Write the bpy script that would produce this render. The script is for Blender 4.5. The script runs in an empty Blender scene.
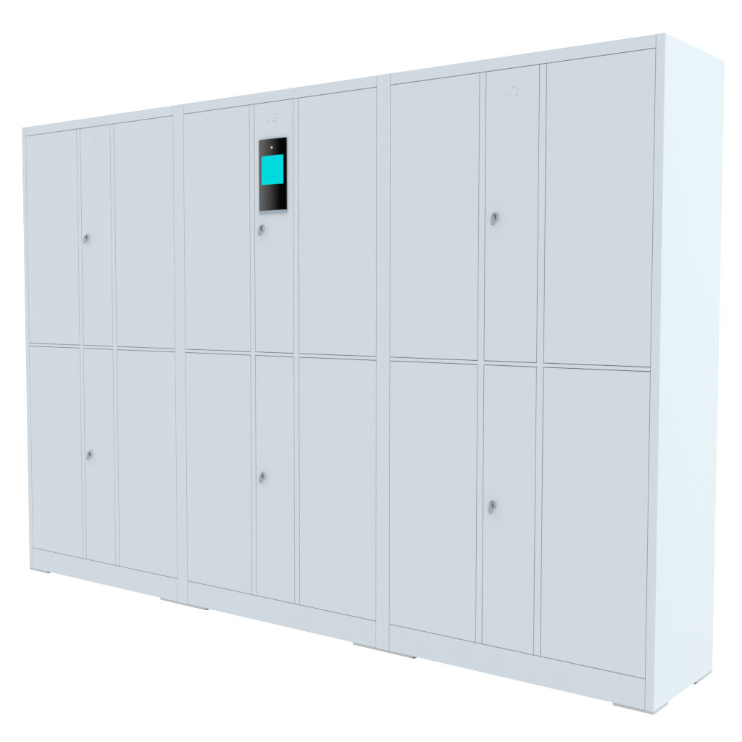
import bpy, bmesh, math
from mathutils import Vector, Matrix

scene = bpy.context.scene
C = scene.collection

# ---------------------------------------------------------------- helpers
def box(bm, x0, x1, y0, y1, z0, z1, bevel=0.0, only=None, seg=2):
    """box into bm; bevel all edges, or only those for which only(mid) is true"""
    tmp = bmesh.new()
    bmesh.ops.create_cube(tmp, size=1.0)
    for v in tmp.verts:
        v.co = Vector((x0 + (v.co.x + .5) * (x1 - x0), y0 + (v.co.y + .5) * (y1 - y0), z0 + (v.co.z + .5) * (z1 - z0)))
    if bevel:
        es = [e for e in tmp.edges if only is None or only((e.verts[0].co + e.verts[1].co) / 2)]
        bmesh.ops.bevel(tmp, geom=es, offset=bevel, segments=seg, profile=.5, affect='EDGES', clamp_overlap=True)
    me = bpy.data.meshes.new('tmp'); tmp.to_mesh(me); tmp.free()
    bm.from_mesh(me); bpy.data.meshes.remove(me)

def lathe(bm, cx, cz, prof, n=40):
    """profile of (y, radius) turned round the Y axis through (cx, cz)"""
    rings = []
    for (y, r) in prof:
        if r <= 1e-6:
            rings.append([bm.verts.new((cx, y, cz))])
        else:
            rings.append([bm.verts.new((cx + r * math.cos(2 * math.pi * i / n), y, cz + r * math.sin(2 * math.pi * i / n))) for i in range(n)])
    for a, b in zip(rings, rings[1:]):
        for i in range(n):
            j = (i + 1) % n
            if len(a) == 1: bm.faces.new((a[0], b[i], b[j]))
            elif len(b) == 1: bm.faces.new((a[i], b[0], a[j]))
            else: bm.faces.new((a[i], b[i], b[j], a[j]))

def obj(name, bm, mat, parent=None, smooth=True):
    bmesh.ops.recalc_face_normals(bm, faces=bm.faces[:])
    me = bpy.data.meshes.new(name)
    bm.to_mesh(me); bm.free()
    me.materials.append(mat)
    if smooth:
        for p in me.polygons: p.use_smooth = True
        me.set_sharp_from_angle(angle=math.radians(38))
    o = bpy.data.objects.new(name, me)
    C.objects.link(o)
    if parent: o.parent = parent
    return o

# ---------------------------------------------------------------- materials
def principled(name, col, rough=.5, metal=0.0, spec=.5):
    m = bpy.data.materials.new(name); m.use_nodes = True
    nt = m.node_tree; b = nt.nodes['Principled BSDF']
    b.inputs['Base Color'].default_value = (*col, 1)
    b.inputs['Roughness'].default_value = rough
    b.inputs['Metallic'].default_value = metal
    b.inputs['Specular IOR Level'].default_value = spec
    return m, nt, b

def add_noise_bump(nt, b, scale, strength, dist, rough_var=0.0):
    tc = nt.nodes.new('ShaderNodeTexCoord')
    nz = nt.nodes.new('ShaderNodeTexNoise'); nz.inputs['Scale'].default_value = scale; nz.inputs['Detail'].default_value = 3
    bp = nt.nodes.new('ShaderNodeBump'); bp.inputs['Strength'].default_value = strength; bp.inputs['Distance'].default_value = dist
    nt.links.new(tc.outputs['Object'], nz.inputs['Vector'])
    nt.links.new(nz.outputs['Fac'], bp.inputs['Height'])
    nt.links.new(bp.outputs['Normal'], b.inputs['Normal'])
    if rough_var:
        mr = nt.nodes.new('ShaderNodeMapRange')
        r = b.inputs['Roughness'].default_value
        mr.inputs['To Min'].default_value = r - rough_var; mr.inputs['To Max'].default_value = r + rough_var
        nt.links.new(nz.outputs['Fac'], mr.inputs['Value'])
        nt.links.new(mr.outputs['Result'], b.inputs['Roughness'])

PAINT, nt, b = principled('powder_coat', (.533, .589, .634), .5, 0, .35)
add_noise_bump(nt, b, 900, .08, .0002, .04)
KEY, nt, b = principled('worn_key_metal', (.36, .39, .45), .5, .5)
add_noise_bump(nt, b, 400, .05, .0002, .06)
FOOT_SHADE, nt, b = principled('foot_end_shade', (.13, .14, .16), .6)  # dark colour stands for the shade at the foot ends
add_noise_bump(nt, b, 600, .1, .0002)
STEEL, nt, b = principled('nickel', (.40, .42, .45), .32, 1.0)
add_noise_bump(nt, b, 400, .05, .0002, .06)
FOOT, nt, b = principled('foot_paint', (.40, .44, .45), .45, 0, .4)
add_noise_bump(nt, b, 500, .1, .0002)
TRIM, nt, b = principled('trim_aluminium', (.30, .36, .41), .45, .2)
add_noise_bump(nt, b, 300, .05, .0002)
BLACK, nt, b = principled('gloss_black', (.0015, .0015, .0018), .06, 0, 1.0)
b.inputs['IOR'].default_value = 1.56
add_noise_bump(nt, b, 20, .005, .0002)
SHELL, nt, b = principled('black_plastic', (.012, .012, .014), .4)
add_noise_bump(nt, b, 800, .1, .0002)
MARK, nt, b = principled('faded_print', (.42, .465, .51), .5, 0, .3)
add_noise_bump(nt, b, 500, .05, .0002)
LENS, nt, b = principled('lens_white', (.5, .5, .52), .3)
add_noise_bump(nt, b, 200, .02, .0001)

SCREEN, nt, b = principled('lit_screen', (.0, .01, .01), .6, 0, 0)
b.inputs['Emission Strength'].default_value = 1.0
tc = nt.nodes.new('ShaderNodeTexCoord')
gr = nt.nodes.new('ShaderNodeTexNoise'); gr.inputs['Scale'].default_value = 6
mx = nt.nodes.new('ShaderNodeMix'); mx.data_type = 'RGBA'
mx.inputs['A'].default_value = (0.0, .665, .725, 1); mx.inputs['B'].default_value = (0.0, .70, .745, 1)
nt.links.new(tc.outputs['Object'], gr.inputs['Vector'])
nt.links.new(gr.outputs['Fac'], mx.inputs['Factor'])
nt.links.new(mx.outputs['Result'], b.inputs['Emission Color'])

# white floor made translucent: world light added from below removes contact shadows
FLOOR = bpy.data.materials.new('translucent_floor'); FLOOR.use_nodes = True
nt = FLOOR.node_tree; nt.nodes.remove(nt.nodes['Principled BSDF'])
tl = nt.nodes.new('ShaderNodeBsdfTranslucent'); tl.inputs['Color'].default_value = (.98, .98, .98, 1)
df = nt.nodes.new('ShaderNodeBsdfDiffuse'); df.inputs['Color'].default_value = (.95, .95, .95, 1)
ms = nt.nodes.new('ShaderNodeMixShader'); ms.inputs[0].default_value = .12
nz = nt.nodes.new('ShaderNodeTexNoise'); nz.inputs['Scale'].default_value = 60
bp = nt.nodes.new('ShaderNodeBump'); bp.inputs['Strength'].default_value = .02; bp.inputs['Distance'].default_value = .0005
nt.links.new(nz.outputs['Fac'], bp.inputs['Height']); nt.links.new(bp.outputs['Normal'], df.inputs['Normal'])
nt.links.new(tl.outputs[0], ms.inputs[1]); nt.links.new(df.outputs[0], ms.inputs[2])
nt.links.new(ms.outputs[0], nt.nodes['Material Output'].inputs['Surface'])

# ---------------------------------------------------------------- the locker cabinets (metres)
W, H, D = .90441, 1.8, .43548
S, B_, C_, D_, E_ = .02635, .34414, .36567, .53864, .56066
H1, M1, M2, K, BZ = 1.76389, .9336, .92171, .09371, .00763
G = .00092           # half of a door gap
T = .02             # thickness of doors and frame
FRONT = .0012       # small edge rounding

def front_edges(m): return m.y < 1e-6

def locker(name, x, label, left_end, right_end, marks):
    root = bpy.data.objects.new(name, None); C.objects.link(root)
    root.location = (x, 0, 0)
    root['label'] = label; root['category'] = 'locker'
    root['group'] = 'locker cabinets joined in a row'
    e = .00004
    # carcass behind the front: top, bottom, back and a divider
    bm = bmesh.new()
    box(bm, S + .0004, W - S - .0004, T + .0003, D, H - .002, H - .0006)
    box(bm, S + .0004, W - S - .0004, T + .0003, D, BZ + .0004, BZ + .002)
    box(bm, S + .0004, W - S - .0004, D - .0025, D - .0005, BZ + .0024, H - .0024)
    box(bm, S + .0004, W - S - .0004, T + .004, D - .003, M2, M1)
    obj('body', bm, PAINT, root)
    # side panels, full height
    bm = bmesh.new()
    if left_end: box(bm, 0, S - G, 0, D, BZ, H, FRONT, lambda m: m.x < 1e-6)
    else: box(bm, e, S - G, 0, D, BZ, H)
    obj('side_panel', bm, PAINT, root)
    bm = bmesh.new()
    if right_end: box(bm, W - S + G, W, 0, D, BZ, H, .0016, lambda m: m.x > W - 1e-6, 4)
    else: box(bm, W - S + G, W - e, 0, D, BZ, H)
    obj('side_panel', bm, PAINT, root)
    # header and plinth
    bm = bmesh.new(); box(bm, S + G * .3, W - S - G * .3, 0, T, H1 + G, H - .0003, .0004, front_edges, 1); obj('header', bm, PAINT, root)
    bm = bmesh.new(); box(bm, S + G * .3, W - S - G * .3, 0, T, BZ + .0002, K - G, .0004, front_edges, 1); obj('plinth', bm, PAINT, root)
    # mullions and rails: one flush frame
    for (a, c) in ((B_, C_), (D_, E_)):
        bm = bmesh.new(); box(bm, a + G, c - G, 0, T, K + G, H1 - G); obj('mullion', bm, PAINT, root)
    for (a, c) in ((S + G * .3, B_ + G), (C_ - G, D_ + G), (E_ - G, W - S - G * .3)):
        bm = bmesh.new(); box(bm, a, c, 0.00002, T, M2 + G, M1 - G); obj('rail', bm, PAINT, root)
    # doors
    for (a, c) in ((S, B_), (C_, D_), (E_, W - S)):
        for (z0, z1) in ((K, M2), (M1, H1)):
            bm = bmesh.new()
            box(bm, a + G * (.6 if a == S else 1), c - G * (.6 if c == W - S else 1), 0.0002, T - .002, z0 + G, z1 - G, .0005, front_edges, 2)
            obj('door', bm, PAINT, root)
    # locks with the key tab hanging below
    for z in (.5145, 1.3495):
        lx = .4003
        bm = bmesh.new()
        lathe(bm, lx, z, [(.0002, 0), (.0002, .0114), (-.0010, .0114), (-.0017, .0107), (-.0060, .0098), (-.0073, .0089), (-.0077, .0074), (-.0070, .0068), (-.0070, 0)])
        lk = obj('lock', bm, STEEL, root)
        bm = bmesh.new()
        # key: short blade out of the barrel and a rounded flat bow folded downwards
        box(bm, lx - .0015, lx + .0015, -.016, -.0065, z - .0035, z + .0035, .0004)
        n = 24
        def ring(y):
            vs = []
            for i in range(n):
                t = 2 * math.pi * i / n
                px = .0068 * math.cos(t) * (1.0 if math.sin(t) < 0 else .86)
                pz = .0150 * math.sin(t)
                pz = math.copysign(min(abs(pz), .0142), pz)
                vs.append(bm.verts.new((lx - .0005 + px, y - .0035 * (.5 - pz / .03), z - .0115 + pz)))
            return vs
        r0, r1 = ring(-.0098), ring(-.0128)
        bm.faces.new(r0); bm.faces.new(r1[::-1])
        for i in range(n): bm.faces.new((r0[i], r0[(i + 1) % n], r1[(i + 1) % n], r1[i]))
        obj('key', bm, KEY, lk)
    # faint maker's mark on the upper centre door (almost worn off)
    if marks:
        bm = bmesh.new()
        for (mx_, mz, w, h) in marks:
            k = max(1, round(max(w, h) / .0065))       # each worn stroke is left as a few soft dots
            for i in range(k):
                t = (i + .5) / k - .5
                rad = min(w, h) * .5 * (1.0, .75, .9)[i % 3]
                lathe(bm, mx_ + (w * t if w >= h else 0), mz + (h * t if h > w else 0), [(.0006, rad), (-.0001, rad), (-.00018, rad * .7), (-.00018, 0)], 16)
        obj('printed_mark', bm, MARK, root)
    # flat feet at the corners
    for fx in ((.0004 if left_end else .0002), W - .1200):
        for (y0, y1) in ((.0006, .1000), (D - .124, D - .0006)):
            bm = bmesh.new()
            box(bm, fx, fx + (.1196 if fx > .1 else .1155), y0, y1, 0, BZ - .0004, .0008)
            ft = obj('foot', bm, FOOT, root)
            if fx < .1 and y0 < .1:      # added dark block painting the shade at a front foot's inner end
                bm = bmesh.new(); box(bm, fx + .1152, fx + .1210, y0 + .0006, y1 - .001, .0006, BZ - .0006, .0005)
                obj('shade_block', bm, FOOT_SHADE, ft)
            elif fx > .1 and y0 > .1:    # same painted shade at the front end of a rear foot
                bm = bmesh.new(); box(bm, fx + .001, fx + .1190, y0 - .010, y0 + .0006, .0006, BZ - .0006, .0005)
                obj('shade_block', bm, FOOT_SHADE, ft)
    return root

a = locker('locker_cabinet', 0, 'pale grey-blue locker cabinet at the left end of the row, without touch screen',
           True, False, [(.4535, 1.7045, .0040, .014), (.4458, 1.6963, .012, .0045), (.4440, 1.7180, .004, .008)])
b_ = locker('locker_cabinet', W, 'middle locker cabinet with the black touch screen panel on its upper door',
            False, False, [(.4640, 1.7220, .020, .0035), (.4640, 1.7095, .022, .0035), (.4302, 1.7034, .012, .0050), (.4580, 1.6995, .016, .0070)])
c_ = locker('locker_cabinet', 2 * W, 'pale grey-blue locker cabinet at the right end with its plain side panel showing',
            False, True, [(.4570, 1.7105, .013, .0045), (.4712, 1.7030, .0045, .009), (.4387, 1.6902, .015, .0035), (.4662, 1.6885, .0045, .010)])

# face terminal built into the upper centre door of the middle cabinet
def terminal(root):
    x0, x1, z0, z1 = .3905, .5118, 1.4068, 1.6417
    xc, hw = (x0 + x1) / 2, (x1 - x0) / 2
    bm = bmesh.new(); box(bm, x0 + .0004, x1 - .0004, -.0035, .006, z0 + .0004, z1 - .0004, .0004)
    t = obj('touch_terminal', bm, SHELL, root)
    # slightly convex glossy front glass
    bm = bmesh.new()
    NX = 32; sag = .0030
    def yy(u): return -.0042 - sag * (1 - u * u)
    top = [bm.verts.new((xc + hw * (2 * i / NX - 1), yy(2 * i / NX - 1), z1)) for i in range(NX + 1)]
    bot = [bm.verts.new((v.co.x, v.co.y, z0)) for v in top]
    topb = [bm.verts.new((v.co.x, -.0036, z1)) for v in top]
    botb = [bm.verts.new((v.co.x, -.0036, z0)) for v in top]
    for i in range(NX):
        bm.faces.new((top[i], top[i + 1], bot[i + 1], bot[i]))
        bm.faces.new((top[i], topb[i], topb[i + 1], top[i + 1]))
        bm.faces.new((bot[i], bot[i + 1], botb[i + 1], botb[i]))
        bm.faces.new((topb[i], botb[i], botb[i + 1], topb[i + 1]))
    bm.faces.new((top[0], bot[0], botb[0], topb[0])); bm.faces.new((top[-1], topb[-1], botb[-1], bot[-1]))
    obj('front_glass', bm, BLACK, t)
    bm = bmesh.new(); sx0, sx1 = .4040, .4995
    n = 16
    f = [bm.verts.new((sx0 + (sx1 - sx0) * i / n, yy((sx0 + (sx1 - sx0) * i / n - xc) / hw) - .0004, z)) for z in (1.4925, 1.5865) for i in range(n + 1)]
    g = [bm.verts.new((v.co.x, v.co.y + .0006, v.co.z)) for v in f]
    for i in range(n):
        bm.faces.new((f[i], f[i + 1], f[n + 2 + i], f[n + 1 + i]))
        bm.faces.new((g[i], g[n + 1 + i], g[n + 2 + i], g[i + 1]))
        bm.faces.new((f[i], g[i], g[i + 1], f[i + 1])); bm.faces.new((f[n + 1 + i], f[n + 2 + i], g[n + 2 + i], g[n + 1 + i]))
    bm.faces.new((f[0], f[n + 1], g[n + 1], g[0])); bm.faces.new((f[n], g[n], g[2 * n + 1], f[2 * n + 1]))
    obj('screen', bm, SCREEN, t)
    bm = bmesh.new(); lathe(bm, .4508, 1.6130, [(-.0070, .0042), (-.0079, .0041), (-.0083, .0034), (-.0086, .0017), (-.0087, 0)])
    obj('lens', bm, LENS, t)
    bm = bmesh.new(); box(bm, x0, x1, -.0070, .0004, 1.3972, z0 - .0002, .0008)
    obj('bottom_trim', bm, TRIM, t)
terminal(b_)

# ---------------------------------------------------------------- setting: white floor, lit through from below
bm = bmesh.new()
bmesh.ops.create_grid(bm, x_segments=1, y_segments=1, size=60)
fl = obj('floor', bm, FLOOR); fl['kind'] = 'structure'

# ---------------------------------------------------------------- light
w = bpy.data.worlds.new('World'); scene.world = w; w.use_nodes = True
nt = w.node_tree; bg = nt.nodes['Background']
WORLD = 1.25
tc = nt.nodes.new('ShaderNodeTexCoord'); sp = nt.nodes.new('ShaderNodeSeparateXYZ')
nt.links.new(tc.outputs['Generated'], sp.inputs[0])
# dark patch added behind the camera to grade the glass reflection: azimuth (from -Y towards -X) and a height window
at = nt.nodes.new('ShaderNodeMath'); at.operation = 'ARCTAN2'
nx = nt.nodes.new('ShaderNodeMath'); nx.operation = 'MULTIPLY'; nx.inputs[1].default_value = -1
ny = nt.nodes.new('ShaderNodeMath'); ny.operation = 'MULTIPLY'; ny.inputs[1].default_value = -1
nt.links.new(sp.outputs['X'], nx.inputs[0]); nt.links.new(sp.outputs['Y'], ny.inputs[0])
nt.links.new(nx.outputs[0], at.inputs[0]); nt.links.new(ny.outputs[0], at.inputs[1])
def smap(src, a0, a1, v0, v1):
    m = nt.nodes.new('ShaderNodeMapRange'); m.interpolation_type = 'SMOOTHSTEP'
    m.inputs['From Min'].default_value = a0; m.inputs['From Max'].default_value = a1
    m.inputs['To Min'].default_value = v0; m.inputs['To Max'].default_value = v1
    nt.links.new(src, m.inputs['Value']); return m.outputs['Result']
def mul(p, q):
    m = nt.nodes.new('ShaderNodeMath'); m.operation = 'MULTIPLY'
    nt.links.new(p, m.inputs[0]); nt.links.new(q, m.inputs[1]); return m.outputs[0]
az = at.outputs[0]; R = math.radians
dark_patch = mul(mul(smap(az, R(0), R(12), 0, 1), smap(az, R(34), R(58), 1, 0)),
           mul(smap(sp.outputs['Z'], -.05, .0, 0, 1), smap(sp.outputs['Z'], .35, .5, 1, 0)))
st = nt.nodes.new('ShaderNodeMath'); st.operation = 'MULTIPLY_ADD'
nt.links.new(dark_patch, st.inputs[0]); st.inputs[1].default_value = -WORLD; st.inputs[2].default_value = WORLD
nt.links.new(st.outputs[0], bg.inputs['Strength'])
bg.inputs['Color'].default_value = (1, 1, 1, 1)

def area(name, loc, target, sx, sy, power, col):
    l = bpy.data.lights.new(name, 'AREA'); l.shape = 'RECTANGLE'; l.size = sx; l.size_y = sy; l.energy = power; l.color = col
    o = bpy.data.objects.new(name, l); C.objects.link(o); o.location = loc
    o.rotation_euler = (Vector(target) - Vector(loc)).to_track_quat('-Z', 'Y').to_euler()
area('overhead_fill', (1.4, -.6, 6.0), (1.4, -.6, 0), 9, 9, 60, (1, 1, 1))  # unseen fill light added above to brighten the floor
area('side_fill', (8.0, .9, 2.2), (2.7, .2, .9), 3, 3, 75, (.90, 1, .80))  # unseen fill light added to make the right side panel brighter than the front

# ---------------------------------------------------------------- camera (fitted to the photograph)
yaw, pitch, roll = .64617, -.06271, .00123
cy, sy, cp, spi = math.cos(yaw), math.sin(yaw), math.cos(pitch), math.sin(pitch)
F = Vector((-sy * cp, cy * cp, spi)); Rr = Vector((cy, sy, 0)); U = Rr.cross(F)
cr, sr = math.cos(roll), math.sin(roll)
R2 = Rr * cr + U * sr; U2 = U * cr - Rr * sr
cam = bpy.data.cameras.new('camera'); co = bpy.data.objects.new('camera', cam); C.objects.link(co)
M = Matrix((R2, U2, -F)).transposed().to_4x4(); M.translation = Vector((3.89407, -2.82666, 1.10991))
co.matrix_world = M
cam.sensor_width = 36; cam.lens = 36 * 1131.02 / 742; cam.clip_end = 500
scene.camera = co
scene.view_settings.view_transform = 'Standard'; scene.view_settings.look = 'None'
scene.view_settings.exposure = 0; scene.view_settings.gamma = 1
scene.render.film_transparent = False
scene.cycles.max_bounces = 10; scene.cycles.diffuse_bounces = 8
